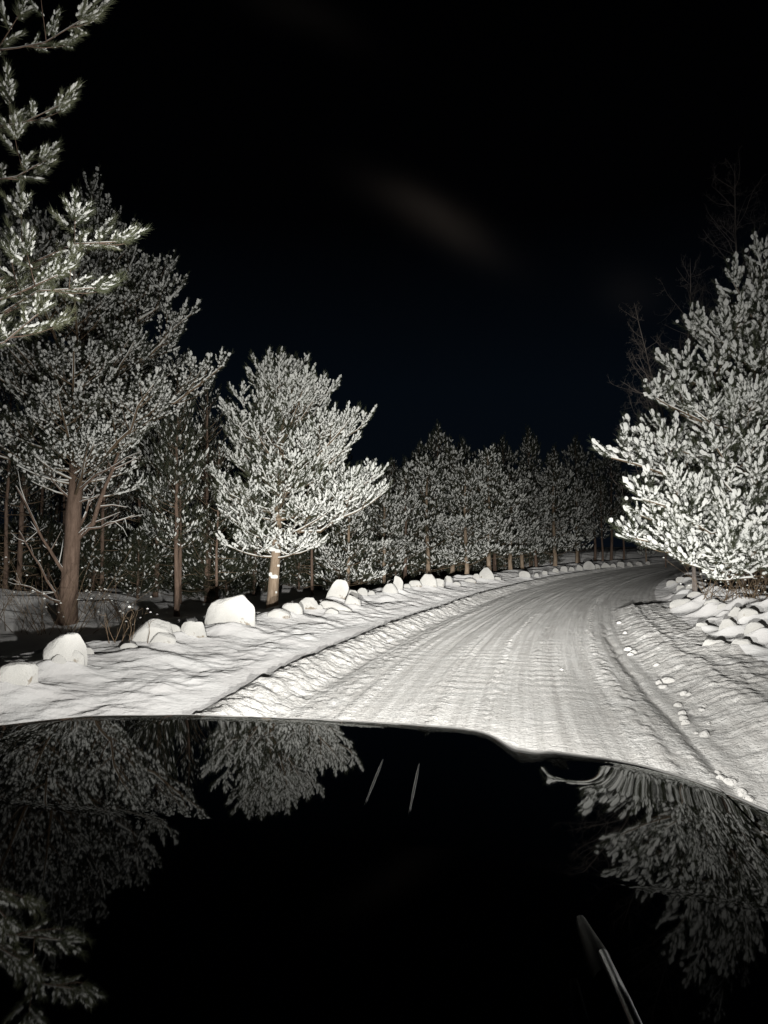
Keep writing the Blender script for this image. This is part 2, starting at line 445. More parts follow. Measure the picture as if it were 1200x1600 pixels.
for i, (side, p, W, H, lab, px) in enumerate(stones):
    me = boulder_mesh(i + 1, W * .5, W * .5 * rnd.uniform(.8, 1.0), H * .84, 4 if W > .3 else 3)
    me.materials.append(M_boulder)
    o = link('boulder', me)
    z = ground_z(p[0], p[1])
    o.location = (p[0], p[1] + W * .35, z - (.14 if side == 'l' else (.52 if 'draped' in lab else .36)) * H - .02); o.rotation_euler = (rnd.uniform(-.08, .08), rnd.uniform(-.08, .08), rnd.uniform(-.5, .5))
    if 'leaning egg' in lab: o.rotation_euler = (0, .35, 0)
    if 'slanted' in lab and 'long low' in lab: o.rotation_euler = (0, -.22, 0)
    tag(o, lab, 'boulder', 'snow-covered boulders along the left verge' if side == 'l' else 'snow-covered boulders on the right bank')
for j, (p, W, H, i) in enumerate(far_st):
    me = boulder_mesh(100 + j, W * .5, W * .5, H * .9, 3); me.materials.append(M_boulder)
    o = link('boulder', me); o.location = (p[0], p[1], p[2] - .02); o.rotation_euler = (0, 0, j)
    ordn = ["first", "second", "third", "fourth", "fifth", "sixth", "seventh", "eighth", "ninth", "tenth", "eleventh", "twelfth"][j]
    tag(o, f"{names_far[j % 6]} snowy stone on the outside of the far bend, {ordn} from the left", 'boulder', 'small stones along the far bend')

# ------------------------------------------------------------------ ground sheet
def axis_t():
    a = [0.0]
    while a[-1] < 70:
        x = a[-1]
        st = .027 if x < 3.7 else (.045 if x < 7 else .045 + (x - 7) * .05)
        a.append(x + st)
    a = np.array(a); return np.concatenate([-a[:0:-1], a])
def axis_s():
    a = [-15.0]
    while a[-1] < 255:
        x = a[-1]
        st = .5 if x < 2.5 else max(.024, .0042 * x) if x < 75 else .0042 * 75 + (x - 75) * .05
        a.append(x + st)
    return np.array(a)
T = axis_t(); S = axis_s()
TG, SG = np.meshgrid(T, S)
# the grid narrows on the inside of the bend so it never folds over
fx, fy, nx, ny = frame(S)
GRPsave = GRP[:]
Z = np.zeros_like(SG)
GRP.clear(); Z = height(SG, TG)
for (a, b, rr, hh) in GRPsave:
    i0, i1 = np.searchsorted(S, [a - 3 * rr, a + 3 * rr]); j0, j1 = np.searchsorted(T, [b - 3 * rr, b + 3 * rr])
    Z[i0:i1, j0:j1] += hh * np.exp(-((SG[i0:i1, j0:j1] - a) ** 2 + (TG[i0:i1, j0:j1] - b) ** 2) / (rr * rr))
GRP.extend(GRPsave)
VX = fx[:, None] + nx[:, None] * TG; VY = fy[:, None] + ny[:, None] * TG
def strip(name, j0, j1, mat):
    v = np.stack([VX[:, j0:j1 + 1], VY[:, j0:j1 + 1], Z[:, j0:j1 + 1]], 2)
    v = v.reshape(-1, 3); f = grid_faces(len(S), j1 - j0 + 1)
    me = np_mesh(name, v, [f]); o = link(name, me, None, mat); tag(o, kind='structure')
    uv = me.uv_layers.new(name='track'); st = np.stack([TG[:, j0:j1 + 1].ravel(), SG[:, j0:j1 + 1].ravel()], 1).astype(np.float32)
    uv.data.foreach_set('uv', st[f.ravel()].ravel()); return o
jl, jll, jr, jrr = [int(np.argmin(abs(T - q))) for q in (-1.75, -2.55, 2.25, 3.7)]
strip('snow_ground', 0, jll, M_ground); strip('snow_ground', jrr, len(T) - 1, M_ground)
strip('snowy_road', jl, jr, M_road)
strip('plough_bank', jll, jl, M_road); strip('plough_bank', jr, jrr, M_road)

# ------------------------------------------------------------------ snow clods on the right-hand rut
CLODS = [(981,1016,11),(985,1024,9),(990,1021,13),(1026,1040,9),(1030,1068,12),(1036,1075,13),(1045,1066,16),(1069,1085,12),(1076,1086,9),(1059,1104,12),
 (1066,1116,13),(1068,1124,15),(1071,1131,13),(1087,1146,7),(1096,1110,9),(1101,1104,8),(1107,1131,8),(1101,1150,17),(1128,1220,15),(1141,1225,20),(1135,1222,12),(1160,1240,18),(1170,1250,15),(877,1047,6),(976,990,8),(968,975,7),(1120,1209,10)]
names_c = ["smallest", "flat", "crumbly", "rounded", "jagged", "wedge-shaped"]
CL = sorted(CLODS, key=lambda c: c[1])
for k, (px, py, w) in enumerate(CL):
    p = hit(px, py); W = w / FPX * p[1] * .62
    me = boulder_mesh(300 + k, W, W * .75, W * .62, 3, .1); me.materials.append(M_road)
    o = link('snow_clod', me); o.location = (p[0], p[1], ground_z(p[0], p[1], True) + .003); o.rotation_euler = (0, 0, k * 1.3)
    near = ["farthest", "second farthest", "third farthest", "fourth farthest"][k] if k < 4 else (["nearest", "second nearest", "third nearest", "fourth nearest"][len(CL) - 1 - k] if k >= len(CL) - 4 else None)
    if px == 877: lab = "lone tiny snow crumb lying in the middle of the packed road"
    elif near: lab = f"white clod of ploughed snow beside the right-hand rut, {near} from the car"
    else: lab = f"white clod of ploughed snow in the right-hand rut, {ORD[k]} counted from the far end"
    tag(o, lab, 'snow clod', 'clods of ploughed snow along the right-hand rut')

# ------------------------------------------------------------------ pines
def shoot_proto(seed, lod):
    """unit shoot along +x, z up: needles (triangles) and a snow load"""
    r = np.random.RandomState(seed)
    nn, wd = {0: (150, .012), 1: (90, .016), 2: (16, .05), 3: (60, .020)}[lod]
    V = []; Fc = []
    for i in range(nn):
        x = r.uniform(.02, 1.0); a = r.uniform(0, 2 * math.pi)
        out = r.uniform(.45, 1.0) * (1 - .55 * x)
        L = r.uniform(.26, .36) * (1 if lod in (0, 2) else .85)
        d = np.array([1 - out * .65, math.cos(a) * out, math.sin(a) * out]); d /= np.linalg.norm(d)
        b = np.array([x * .96, .0, .0]); s = np.cross(d, r.standard_normal(3)); s /= np.linalg.norm(s)
        k = len(V)
        V += [b - s * wd * .5, b + s * wd * .5, b + d * L]; Fc.append([k, k + 1, k + 2])
    nv = np.array(V); nf = np.array(Fc)
    # snow
    acc = Acc()
    def lump(c0, c1, r0, rings, seg, jit):
        m = rings
        ts = (1 - np.cos(np.linspace(.12, .97, m) * math.pi)) / 2
        pts = c0[None] + (c1 - c0)[None] * ts[:, None]
        pts[:, 1:] += r.standard_normal((m, 2)) * jit * r0 * .5
        rad = r0 * np.clip(1 - np.abs(2 * ts - 1) ** 3, .05, 1) ** .5 * (1 + jit * r.standard_normal(m))
        tube(acc, pts, rad, seg, jit * .5, r)
    if lod == 0:
        for _ in range(18):
            x = r.uniform(.08, .95); a = r.uniform(-1.4, 1.4)
            c = np.array([x, math.sin(a) * .12 * (1.2 - x * .6), math.cos(a) * .10 * (1.2 - x * .6) + .01]); l = r.uniform(.08, .22)
            lump(c - np.array([l / 2, 0, 0]), c + np.array([l / 2, r.uniform(-.06, .06), r.uniform(-.02, .06)]), r.uniform(.02, .052), 5, 6, .22)
    elif lod == 1:      # thickly loaded shoot: overlapping lumps with needles poking through
        for _ in range(10):
            x = r.uniform(.08, .95); a = r.uniform(-1.4, 1.4); l = r.uniform(.14, .32)
            c = np.array([x, math.sin(a) * .07, math.cos(a) * .06 + .015])
            lump(c - np.array([l / 2, r.uniform(-.02, .02), 0]), c + np.array([l / 2, r.uniform(-.04, .04), r.uniform(-.02, .05)]), r.uniform(.04, .085), 5, 5, .25)
    elif lod == 3:      # dark shoot with separate pats of snow on top
        for _ in range(4):
            x = r.uniform(.1, .9); a = r.uniform(-1.0, 1.0); l = r.uniform(.12, .30)
            c = np.array([x, math.sin(a) * .09, math.cos(a) * .08 + .02])
            lump(c - np.array([l / 2, 0, 0]), c + np.array([l / 2, r.uniform(-.05, .05), r.uniform(-.02, .05)]), r.uniform(.055, .095), 4, 5, .2)
    else:
        for _ in range(r.randint(2, 4)):
            l = r.uniform(.25, .6); x = r.uniform(.3, 1 - l * .4); c = np.array([x, r.uniform(-.1, .1), r.uniform(.04, .14)])
            lump(c - np.array([l / 2, 0, 0]), c + np.array([l / 2, 0, r.uniform(-.02, .06)]), r.uniform(.045, .095), 4, 5, .25)
    sv = np.concatenate(acc.v)
    for q in (nv, sv): q[:, 2] += .08 * np.clip(q[:, 0], 0, 2) ** 2
    return nv, nf, sv, (np.concatenate(acc.f[3]), np.concatenate(acc.f[4]))
PROTO = {l: [shoot_proto(10 * l + i, l) for i in range(5)] for l in (0, 1, 2, 3)}

def nrm(v):
    return v / (np.linalg.norm(v) + 1e-9)
def rot_about(v, ax, a):
    return v * math.cos(a) + np.cross(ax, v) * math.sin(a) + ax * np.dot(ax, v) * (1 - math.cos(a))

def on_trunk_(P, h): return [np.interp(h, P.tz, P.tp[:, i]) for i in range(3)]
class Pine:
    def __init__(s, seed, lod, shoot=.17, step=.12, twig_r=.004, twigs=True, sec_step=.2, snowy=1.0, kind=None, nmat=None):
        s.r = np.random.RandomState(seed); s.lod = lod; s.shoot = shoot; s.step = step; s.twigs = twigs; s.sec = sec_step; s.snowy = snowy; s.kind = lod if kind is None else kind; s.nmat = nmat or M_needle
        s.P = []; s.D = []; s.L = []; s.ph = s.r.uniform(0, 6.28); s.maxsec = 1.15; s.up = .75; s.limb = Acc(); s.cap = Acc(); s.k = 0; s.trunk = Acc()
    def add_shoot(s, p, d, l): s.P.append(p); s.D.append(nrm(d)); s.L.append(l)
    def path(s, o, d, L, lift, n=7, wig=.10):
        pts = [np.array(o, float)]; d = nrm(np.array(d, float)); st = L / n
        for i in range(n):
            d = nrm(d + np.array([0, 0, lift / n]) + s.r.standard_normal(3) * wig / n * 1.5)
            pts.append(pts[-1] + d * st)
        return np.array(pts)
    def branch(s, pts, r0, level, bare=.3):
        n = len(pts); L = np.sum(np.linalg.norm(np.diff(pts, axis=0), axis=1))
        rad = np.linspace(r0, max(.003, r0 * .3), n)
        if s.twigs or level == 0: tube(s.limb, pts, rad, 6 if level == 0 else 3)
        if level == 0 and s.lod < 2:   # snow lying along the top of the limb
            off = np.zeros((n, 3)); off[:, 2] = rad * .75
            jj = s.r.uniform(.75, 1.1, n) * .72
            tube(s.cap, pts + off, (rad + (.003 if s.lod == 0 else .014)) * jj, 6, .12, s.r)
        cum = np.concatenate([[0], np.cumsum(np.linalg.norm(np.diff(pts, axis=0), axis=1))])
        def P(f): 
            q = f * L; return np.array([np.interp(q, cum, pts[:, i]) for i in range(3)])
        def Dr(f):
            i = min(n - 2, int(f * (n - 1))); return nrm(pts[i + 1] - pts[i])
        side = 1 if s.r.rand() < .5 else -1
        if level < 2 and L > .55:
            f = bare; sp = s.sec / L * (1 if level == 0 else .8)
            while f < .97:
                d = Dr(f); o = P(f)
                ax = np.cross(d, np.cross(np.array([0, 0, 1.0]), d)); ax = nrm(ax)
                a = side * s.r.uniform(.6, 1.0); side = -side
                d2 = rot_about(d, ax, a) + np.array([0, 0, s.r.uniform(-.12, .25)])
                l2 = min(s.maxsec, (L * (1 - f) * .62 + .14)) * s.r.uniform(.7, 1.1)
                if l2 < .42 : 
                    q = s.path(o, d2, l2, .5, 3)
                    s.twig(q, level)
                else:
                    q = s.path(o, d2, l2, .6, 4); s.branch(q, max(.006, rad[0] * .35), level + 1, .22)
                f += sp * s.r.uniform(.7, 1.3)
            s.twig(pts[-3:], level, True)
        else:
            s.twig(pts, level)
    def twig(s, pts, level, tip=False):
        L = np.sum(np.linalg.norm(np.diff(pts, axis=0), axis=1)); n = len(pts)
        if s.twigs and not tip: tube(s.limb, pts, np.linspace(.006, .003, n), 3)
        f = .15; side = 1
        while f < .95:
            x = f * (n - 1); i = min(n - 2, int(x)); p = pts[i] + (pts[i + 1] - pts[i]) * (x - i); d = nrm(pts[i + 1] - pts[i])
            ax = nrm(np.cross(d, np.cross(np.array([0, 0, 1.0]), d)))
            d2 = rot_about(d, ax, side * s.r.uniform(.45, .9)) + np.array([0, 0, s.r.uniform(-.1, .5)])
            side = -side
            d2[2] = d2[2] * s.up; s.add_shoot(p, d2, s.shoot * s.r.uniform(.6, 1.2)); f += s.step / L * s.r.uniform(.7, 1.3)
        d = nrm(pts[-1] - pts[-2])
        s.add_shoot(pts[-1] - d * .03, d + np.array([0, 0, .35]), s.shoot * s.r.uniform(1, 1.4))
        for k in (-1, 1):
            ax = nrm(np.cross(d, np.cross(np.array([0, 0, 1.0]), d)))
            s.add_shoot(pts[-1] - d * .03, rot_about(d, ax, k * s.r.uniform(.4, .7)) + np.array([0, 0, s.r.uniform(.1, .5)]), s.shoot * s.r.uniform(.7, 1.0))
    def crown(s, base, H, hb, prof, whorl=.36, per=4.2, e_lo=.1, e_hi=.95, skip=None, az0=0, trunk_r=.14, lean=(0, 0), bare=.3):
        base = np.array(base, float)
        zs = np.linspace(-.3, H, 16)
        wob = np.cumsum(s.r.standard_normal((16, 2)) * .018 * H / 8, 0)
        tp = np.stack([base[0] + wob[:, 0] + lean[0] * zs / H, base[1] + wob[:, 1] + lean[1] * zs / H, base[2] + zs], 1)
        tr = trunk_r * np.clip(1 - zs / H, 0, 1) ** .8 + .012; tr[0] *= 1.35; tr[1] *= 1.08
        tube(s.trunk, tp, tr, 12, .03, s.r)
        s.tp = tp; s.tz = zs
        z = hb; az = az0
        while z < H - .15:
            f = (z - hb) / (H - hb)
            n = int(round(per + s.r.uniform(-1, 1))) if f < .9 else 3
            for k in range(n):
                az += 2 * math.pi / n * s.r.uniform(.8, 1.2) + .3
                zz = z + s.r.uniform(-.1, .1)
                o = np.array([np.interp(zz, zs, tp[:, i]) for i in range(3)])
                L = prof(f, az) * s.r.uniform(.55, 1.15) * (1 + .22 * math.sin(az * 2 + s.ph + f * 5) )
                if L < .12: continue
                el = e_lo + (e_hi - e_lo) * f ** 1.2 + s.r.uniform(-.12, .12)
                d = np.array([math.cos(az) * math.cos(el), math.sin(az) * math.cos(el), math.sin(el)])
                if skip and skip(o, d, L): continue
                pts = s.path(o, d, L, .45 + .3 * f, 7)
                s.branch(pts, (.008 + L * .011) * (.55 if s.lod == 2 else 1), 0, bare if L > .8 else .15)
            z += whorl * s.r.uniform(.8, 1.2) * (1 - .35 * f)
        d = np.array([0, 0, 1.0])
        for k in range(5):
            a = k * 1.3; s.add_shoot(tp[-1] - d * .1, d + .45 * np.array([math.cos(a), math.sin(a), 0]) * (k > 0), s.shoot * (1.6 if k == 0 else 1.1))
    def limb_to(s, a, b, sag=.15, r0=None, bare=.3):
        a = np.array(a, float); b = np.array(b, float); n = 8; t = np.linspace(0, 1, n)[:, None]
        p = a + (b - a) * t; L = np.linalg.norm(b - a)
        p[:, 2] -= (sag * L * np.sin(t[:, 0] * math.pi) * .5)
        p[1:-1] += s.r.standard_normal((n - 2, 3)) * L * .018
        s.branch(p, r0 or .008 + L * .011, 0, bare)
    def build(s, name, origin, bark=M_bark, parts=True):
        origin = np.array(origin, float)
        P = np.array(s.P); D = np.array(s.D); L = np.array(s.L)
        up = np.array([0, 0, 1.0])[None] + s.r.standard_normal((len(P), 3)) * .12
        Sd = np.cross(up, D); Sd /= np.linalg.norm(Sd, axis=1)[:, None] + 1e-9
        U = np.cross(D, Sd)
        na = Acc(); sa = Acc(); sel = s.r.randint(0, 5, len(P))
        hd = np.hypot(P[:, 0] - origin[0], P[:, 1] - origin[1]); hh = (P[:, 2] - origin[2]); hmx = hh.max()
        nb = np.clip((hh / hmx * 12).astype(int), 0, 12); mx = np.array([hd[nb == q].max() if (nb == q).any() else 1 for q in range(13)])
        outer = hd / (mx[nb] + .01)
        snow = s.r.rand(len(P)) < s.snowy * np.clip(.25 + .85 * outer ** 1.3, 0, 1)
        for v in range(5):
            nv, nf, sv, (f3, f4) = PROTO[s.kind if np.isscalar(s.kind) else s.kind[v]][v]
            m = np.where(sel == v)[0]
            if len(m):
                X = P[m][:, None] + L[m][:, None, None] * (nv[None, :, 0:1] * D[m][:, None] + nv[None, :, 1:2] * Sd[m][:, None] + nv[None, :, 2:3] * U[m][:, None])
                k = np.arange(len(m))[:, None, None] * len(nv)
                na.add(X.reshape(-1, 3), (nf[None] + k).reshape(-1, 3))
            m = np.where((sel == v) & snow)[0]
            if len(m):
                g = L[m][:, None, None]; fat = s.r.uniform(.75, 1.2, len(m))[:, None, None]
                X = P[m][:, None] + g * (sv[None, :, 0:1] * D[m][:, None] + fat * sv[None, :, 1:2] * Sd[m][:, None] + fat * sv[None, :, 2:3] * U[m][:, None])
                k = np.arange(len(m))[:, None, None] * len(sv); n0 = sa.n
                sa.add(X.reshape(-1, 3), (f4[None] + k).reshape(-1, 4)); sa.f[3].append((f3[None] + k).reshape(-1, 3) + n0)
        root = empty(name, origin)
        for nm, a, mt in (('trunk', s.trunk, bark), ('branches', s.limb, bark if s.lod == 0 else M_twig), ('foliage', na, s.nmat), ('snow_cover', sa, M_tsnow)):
            if not a.n: continue
            if nm == 'snow_cover' and s.cap.n:
                cv = np.concatenate(s.cap.v); n0 = a.n; a.v.append(cv); a.n += len(cv)
                for q in (3, 4): a.f[q] += [f + n0 for f in s.cap.f[q]]
            a.v = [v - origin for v in a.v]
            link(nm, a.mesh(nm), root, mt)
        s.root = root
        print(name, 'shoots', len(P))
        return root
def lerp_prof(pts, R):
    xs = [p[0] for p in pts]; ys = [p[1] for p in pts]
    return lambda f, az: R * float(np.interp(f, xs, ys))

def dead_branch(root, origin, a, b, r0, mid=None, fork=True, seed=0, twigs=7):
    """a bare limb with a line of snow on its upper side"""
    r = np.random.RandomState(seed); acc = Acc(); cap = Acc()
    a = np.array(a, float) - origin; b = np.array(b, float) - origin
    n = 8; t = np.linspace(0, 1, n)[:, None]; p = a + (b - a) * t
    L = np.linalg.norm(b - a)
    if mid is not None:
        m = np.array(mid, float) - origin; p = (1 - t) ** 2 * a + 2 * t * (1 - t) * m + t * t * b
    p[1:-1] += r.standard_normal((n - 2, 3)) * L * .012
    rad = np.linspace(r0, r0 * .3, n); tube(acc, p, rad, 7)
    o = np.zeros((n, 3)); o[:, 2] = rad * .8; tube(cap, p + o, (rad + .004) * .7 * r.uniform(.6, 1.1, n), 6, .1, r)
    for k in range(twigs):
        i = r.randint(2, n - 1); d = nrm(p[i] - p[i - 1]); d = nrm(d + r.standard_normal(3) * .55); l = L * r.uniform(.12, .35)
        q = np.array([p[i], p[i] + d * l * .5 + r.standard_normal(3) * .02, p[i] + d * l]); rr = np.array([.4, .25, .1]) * r0 * .8
        tube(acc, q, rr, 4); q2 = q.copy(); q2[:, 2] += rr * .8; tube(cap, q2, (rr + .003) * .7, 4)
    br = link('dead_branch', acc.mesh('dead_branch'), root, M_bark); link('snow_line', cap.mesh('snow_line'), br, M_tsnow)

# --- mid pine, the brightest one (pale trunk)
gx = at(425, 955, 21.0); bz = ground_z(gx[0], gx[1]); base = np.array([gx[0], gx[1], bz])
mp = Pine(11, 1, shoot=.33, step=.17, sec_step=.30, kind=(1, 1, 1, 1, 3), snowy=1.2, nmat=needle_mat('olive_needles', (.035, .042, .02), (.085, .095, .05)))
def prof_mid(f, az):
    base_l = float(np.interp(f, [0, .15, .3, .5, .7, .85, 1], [.55, 1.0, 1.05, .88, .66, .50, .35])) * 2.5
    return base_l * (1.12 if math.cos(az) > .3 else .9)
mp.crown(base, 6.5, 1.55, prof_mid, whorl=.42, per=4.3, e_lo=0.0, trunk_r=.155, lean=(.35, 0), bare=.22)
for (px, py) in ((576, 655), (585, 745), (522, 606), (600, 770), (350, 640), (330, 740), (398, 566), (440, 566), (462, 592), (365, 615), (555, 690), (380, 830), (500, 850), (345, 790)):
    tip = at(px, py, 20.3); zt = max(bz + 1.75, tip[2] - 1.0); o = [np.interp(zt - bz, mp.tz, mp.tp[:, i]) for i in range(3)]
    mp.limb_to(o, tip, .25, None, .12)
rt = mp.build('pine_tree', base, M_bark2)
tag(rt, "brightly lit snow-laden pine with pale trunk, standing alone left of centre behind the boulders", 'tree')
for q, (h, dx_, w, l) in enumerate(((1.0, .02, .15, .10), (1.06, -.08, .09, .09), (1.78, -.10, .16, .12), (1.72, .06, .13, .09), (1.95, .02, .08, .07), (.55, .10, .05, .05), (2.15, -.08, .09, .08), (1.3, .11, .06, .05))):
    c = np.array(on_trunk_(mp, h)) - base
    w *= .72; l *= .75; tm = boulder_mesh(500 + q, w, w * .8, l, 3); tm.materials.append(M_tsnow)
    o = link('trunk_snow', tm, rt); o.location = (c[0] + dx_, c[1] - .10, c[2] - l * .3)

# --- big left pine (brown trunk)
gx = at(107, 970, 17.2); bz = ground_z(gx[0], gx[1]); base = np.array([gx[0], gx[1], bz])
lp = Pine(23, 1, shoot=.29, step=.15, sec_step=.27, kind=(3, 3, 1, 3, 1), snowy=1.15, nmat=M_ndark)
def prof_left(f, az):
    return float(np.interp(f, [0, .12, .35, .55, .75, .88, 1], [.6, .95, 1.0, .74, .36, .18, .08])) * 3.0
lp.crown(base, 10.4, 2.95, prof_left, whorl=.36, per=4.8, e_lo=.05, trunk_r=.20, lean=(.25, .2), bare=.3)
for (px, py, Y) in ((350, 570, 16.6), (300, 490, 16.6), (285, 445, 17), (210, 400, 16.6), (0, 520, 15.5), (240, 600, 14.6)):
    tip = at(px, py, Y); zt = max(bz + 2.9, tip[2] - 1.3); o = [np.interp(zt - bz, lp.tz, lp.tp[:, i]) for i in range(3)]
    lp.limb_to(o, tip, .25, None, .15)
rt = lp.build('pine_tree', base)
tag(rt, "tall pine with thick brown trunk and bare snow-lined lower limbs at the left", 'tree')
def on_trunk(P, h): return [np.interp(h, P.tz, P.tp[:, i]) for i in range(3)]
def hz(py, Y): return at(600, py, Y)[2]
for k, (py0, px1, py1, Y1, r0, mpx) in enumerate((
    (850, 195, 665, 16.6, .07, (160, 800)), (850, 150, 760, 17.6, .05, None), (960, 30, 830, 16.4, .035, None), (948, 20, 905, 16, .03, None),
    (905, 25, 760, 16.4, .05, (80, 870)), (790, 70, 735, 16.8, .03, None), (790, 160, 772, 16.9, .025, None), (770, 220, 705, 16.4, .035, (150, 740)), (840, 210, 805, 16.5, .03, None))):
    h = hz(py0, 17.2) - bz
    m = at(mpx[0], mpx[1], (17.2 + Y1) / 2) if mpx else None
    dead_branch(rt, base, on_trunk(lp, h), at(px1, py1, Y1), r0, m, seed=k)

# --- near pine off the left edge, its branch tips hang into the frame
bx, by = -4.9, 6.4; bz = ground_z(bx, by); base = np.array([bx, by, bz])
npn = Pine(31, 0, shoot=.19, step=.12, sec_step=.22)
def skip_near(o, d, L):
    e = o + d * L
    return e[0] > -3.9 or (e[0] > -.53 * e[1] - .6)
npn.crown(base, 9.0, 2.2, lambda f, az: 1.6 * (1 - f * .75), whorl=1.0, per=3, e_lo=.1, trunk_r=.17, skip=skip_near, bare=.45)
npn.maxsec = .36
for (px, py, Y, ox, drop) in ((130, 30, 5.6, -4.9, .25), (92, 165, 5.7, -4.9, .0), (72, 250, 5.6, -4.9, .0)):
    tip = at(px, py, Y); a = on_trunk(npn, tip[2] - drop - bz)
    npn.limb_to(a, tip, .05, .011, .25)
npn.maxsec = .45
for (px, py, Y, drop) in ((180, 378, 5.2, .25), (150, 450, 5.3, .2), (90, 430, 5.0, .2), (60, 490, 5.1, .15), (20, 440, 5.6, .1)):
    tip = at(px, py, Y); a = on_trunk(npn, tip[2] - drop - bz)
    npn.limb_to(a, tip, .05, .013, .2)
rt = npn.build('pine_tree', base)
tag(rt, "nearest pine, only its needled snowy branch tips reaching in at the upper left corner", 'tree')

# --- right pine
gx = at(1225, 955, 14.6); bz = ground_z(gx[0], gx[1]); base = np.array([gx[0], gx[1], bz])
rp = Pine(47, 1, shoot=.42, step=.21, sec_step=.36, kind=(1, 1, 1, 3, 1), snowy=1.3, nmat=needle_mat('green_needles', (.03, .038, .02), (.08, .09, .05)))
def prof_r(f, az):
    return float(np.interp(f, [0, .12, .35, .55, .75, .9, 1], [.8, 1.0, .95, .8, .5, .3, .1])) * 2.3
rp.crown(base, 6.4, 1.1, prof_r, whorl=.40, per=4.6, e_lo=-.05, trunk_r=.15, bare=.25)
for (px, py, Y, dr) in ((955, 715, 13.8, .1), (985, 840, 13.6, -.1), (1025, 622, 13.9, .5), (1022, 690, 14.2, .3), (1005, 780, 13.2, .1), (1045, 575, 14.2, .7), (1062, 875, 13.2, -.3),
                        (1100, 505, 14.2, 1.0), (1015, 735, 14.6, .2), (1090, 820, 12.8, -.1), (1120, 700, 12.9, .3), (1085, 640, 13.2, .5), (1130, 880, 13, -.4), (1050, 820, 13.4, .1), (1145, 440, 14.0, 1.3), (1185, 400, 14.2, 1.2), (1000, 805, 13.9, .0), (1080, 882, 13.0, -.4), (1100, 850, 14.2, -.3), (1040, 862, 13.6, -.4), (1120, 905, 13.3, -.6), (1160, 890, 13.0, -.5), (1090, 880, 13.9, -.4)):
    tip = at(px, py, Y); h = min(max(.5, tip[2] - dr - bz), 6.0); rp.limb_to(on_trunk(rp, h), tip, .18, None, .25)
rt = rp.build('pine_tree', base)
tag(rt, "broad snow-laden pine leaning over the road bend from the right edge", 'tree')
gx = at(1260, 940, 18.0); bz = ground_z(gx[0], gx[1]); b2 = np.array([gx[0], gx[1], bz])
rq = Pine(53, 1, shoot=.28, step=.16, sec_step=.28, kind=3, nmat=M_ndark)
rq.crown(b2, 9.5, 1.4, lambda f, az: 2.2 * (1 - f * .8), whorl=.42, per=4, e_lo=.1, trunk_r=.16, bare=.3)
rt2 = rq.build('pine_tree', b2)
tag(rt2, "taller pine right behind the broad right pine, its top shoots at the photo's right edge", 'tree')

# --- background pines: four grown trees, then copies
def bg_pine(seed, H, R, hb, kind, load=.85):
    p = Pine(seed, 2, shoot=.32, step=.17, sec_step=.30, twigs=False, snowy=load, nmat=M_ndark)
    if kind == 'bushy': pr = [(0, .7), (.2, 1), (.5, .85), (.8, .45), (1, .1)]
    elif kind == 'slim': pr = [(0, .5), (.15, .9), (.4, .8), (.7, .5), (1, .08)]
    else: pr = [(0, .9), (.3, 1), (.6, .75), (1, .12)]
    p.crown((0, 0, 0), H, hb, lerp_prof(pr, R), whorl=.40, per=4.2, e_lo=.14, trunk_r=.10, bare=.25)
    rt = p.build('pine_tree', (0, 0, 0), M_bark2 if kind != 'slim' else M_bark)
    return rt, H
protos = [bg_pine(61, 6.6, 2.0, 1.0, 'bushy'), bg_pine(62, 7.2, 1.7, 1.4, 'slim'), bg_pine(63, 6.0, 2.1, .7, 'round'), bg_pine(64, 8.6, 2.1, 2.4, 'slim', .42)]
# a sparse thin one for the dim wood
def thin_pine():
    p = Pine(71, 2, shoot=.22, step=.22, sec_step=.38, twigs=False, snowy=.5, nmat=M_ndark)
    p.crown((0, 0, 0), 7.5, 2.6, lerp_prof([(0, .6), (.3, 1), (.7, .7), (1, .1)], 1.5), whorl=.5, per=3.5, trunk_r=.075, bare=.3)
    rt = p.build('pine_tree', (0, 0, 0)); 
    acc = Acc(); r = np.random.RandomState(9)
    for k in range(16):
        h = r.uniform(.5, 2.6); a = r.uniform(0, 6.28); l = r.uniform(.4, 1.1)
        c = np.array(on_trunk(p, h)); e = c + l * np.array([math.cos(a), math.sin(a), r.uniform(-.1, .35)])
        tube(acc, [c, (c + e) / 2 + r.standard_normal(3) * .04, e], [.018, .012, .005], 4)
    link('dead_branches', acc.mesh('dead_branches'), rt, M_twig)
    return rt, 7.5
protos.append(thin_pine())
used = [False] * 5
BGT = []
def place_pine(k, x, y, H, rz, dense=1.0):
    rt, h0 = protos[k]
    if not used[k]: used[k] = True; o = rt
    else:
        o = rt.copy(); COL.objects.link(o)
        for ch in rt.children:
            c = ch.copy(); COL.objects.link(c); c.parent = o
    sc_ = H / h0
    o.location = (x, y, ground_z(x, y) - .05); o.rotation_euler = (0, 0, rz); o.scale = (sc_ * dense, sc_ * dense, sc_)
    return o
R2 = random.Random(12)
